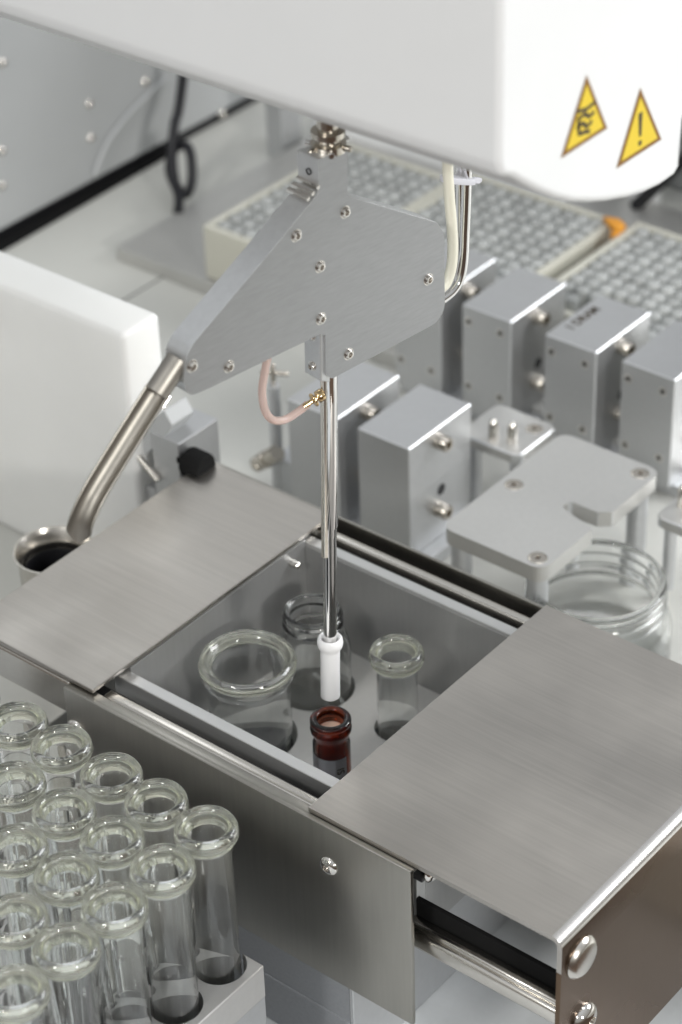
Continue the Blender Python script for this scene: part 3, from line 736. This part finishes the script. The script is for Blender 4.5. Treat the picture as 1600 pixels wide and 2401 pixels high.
# vial racks
def vial_rack(x0, y0, x1, y1, zt, label, nx, ny, skip_x=(), lip=3.2):
    t = thing('vial_rack', ((x0 + x1) / 2, (y0 + y1) / 2, -55), label, 'vial rack', 'cream vial racks at the back')
    b = box(x0, y0, -54.8, x1, y0 + lip, zt, .8)
    box(x0, y1 - lip, -54.8, x1, y1, zt, .8, bm=b); box(x0, y0 + lip, -54.8, x0 + lip, y1 - lip, zt, .8, bm=b); box(x1 - lip, y0 + lip, -54.8, x1, y1 - lip, zt, .8, bm=b)
    obj('rack_frame', b, MAT['cream'], t)
    obj('rack_floor', box(x0 + lip + .05, y0 + lip + .05, -52, x1 - lip - .05, y1 - lip - .05, zt - 9, 0), MAT['cream'], t)
    b = bmesh.new()
    for yy in (y0 + 9, y0 + 42):
        prism([(x0 - 1.2, yy, -45), (x0 - .0, yy, zt - 3), (x0 - .0, yy + 4, zt - 3), (x0 - 1.2, yy + 4, -45)], (1.4, 0, 0), bm=b)
    obj('side_rib', b, MAT['cream'], t)
    pts = []
    for i in range(nx):
        for j in range(ny):
            pts.append((x0 + lip + (i + .5) * (x1 - x0 - 2 * lip) / nx, y0 + lip + (j + .5) * (y1 - y0 - 2 * lip) / ny, zt))
    return pts
tag(obj('mounting_plate', box(-256, 159, -61.8, 60, 330, -55.05, .5), MAT['alu_plate']), 'flat grey mounting plate on the deck under the vial racks', 'plate')
R1 = vial_rack(-206, 161.5, -144, 258, -30, 'cream vial rack behind the dispensing head, leftmost of three', 8, 13)
R2 = vial_rack(-143.2, 190, -67.5, 267, -30, 'cream vial rack between the leftmost and rightmost racks', 10, 10)
R3 = vial_rack(-60.5, 190, 20, 271, -30, 'cream vial rack at the right behind the rear metal blocks', 11, 11)
def pix(p):
    v = V(p) - CC; d = v.dot(CF); return 800 + F * v.dot(CR) / d, 1200.5 - F * v.dot(CU) / d
def seen(p):
    a, b = pix(p)
    if not (-60 < a < 1660 and -40 < b): return False
    arm_edge = 75 + .285 * a if a < 1170 else 470
    if a < 1600 and b < arm_edge - 60 and a > 300: return False
    if 800 < a < 1010 and b > 560: return False
    if b > 700 and a < 1500: return False
    return True
vproto = None
for pts, lab in ((R1, 'grey round-capped vial packed in the leftmost cream rack'), (R2, 'grey round-capped vial packed in the middle cream rack'), (R3, 'grey round-capped vial packed in the right cream rack')):
    for p in pts:
        if not seen(p): continue
        if vproto is None:
            r = 3.12
            o = obj('vial', lathe([(r, -18), (r, -.6), (r - .5, 0), (1.6, .25), (0, .3)], p, n=20), MAT['vial_grey'], None, 40); vproto = o
            tag(o, lab, 'vial', 'grey vials in the cream racks')
            base = V(p)
        else:
            o = vproto.copy(); COL.objects.link(o); o['label'] = lab; o['group'] = 'grey vials in the cream racks'
            o.location = vproto.location + (V(p) - base + V((random.uniform(-.25, .25), random.uniform(-.25, .25), random.uniform(-.5, .3)))) * MM
        o['category'] = 'vial'
oc = (Pz(1442, 528, -28))
cpq = thing('orange_clip', (oc.x, oc.y, -40), 'small orange plastic clip at the far corner between two racks', 'clip')
bm = prism([(oc.x - 8, oc.y + 3, -30), (oc.x - 2, oc.y - 1, -30), (oc.x + 3.5, oc.y - 3.5, -30), (oc.x + 4.5, oc.y + 2, -30), (oc.x - 1, oc.y + 5, -30)], (0, 0, 3), .8)
obj('clip_head', bm, MAT['orange'], cpq, 40)
obj('clip_leg', box(oc.x + .5, oc.y - 4.5, -42, oc.x + 3.8, oc.y, -29, .8), MAT['orange'], cpq)
# machinery behind the right rack
rm = Pz(1598, 560, -55)
tag(obj('black_column', box(rm.x + 12.5, rm.y + 12, -62, rm.x + 32, rm.y + 30, 150, .8), MAT['black']), 'tall black column at the right picture edge beside the robot arm', 'column')
r2 = Pz(1500, 500, -55)
mc = thing('rear_machine', (r2.x + 10, r2.y + 60, -62), 'blurred dark grey machine part under the robot arm tip', 'machine part')
obj('machine_body', box(r2.x - 60, r2.y + 40, -62, r2.x + 120, r2.y + 120, 60, 2), MAT['panel_paint'], mc)
obj('machine_tube', cyl(V((r2.x - 12, r2.y + 20, -62)), V((r2.x - 12, r2.y + 20, 60)), 9, 24), MAT['white_paint'], mc, 40)
obj('machine_strut', cyl(V((r2.x - 5, r2.y + 4, -55)), V((r2.x + 50, r2.y + 30, 20)), 3, 12), MAT['black'], mc, 40)
obj('machine_foot', cyl(V((r2.x - 30, r2.y + 16, -62)), V((r2.x - 30, r2.y + 16, 20)), 4, 16), MAT['black'], mc, 40)
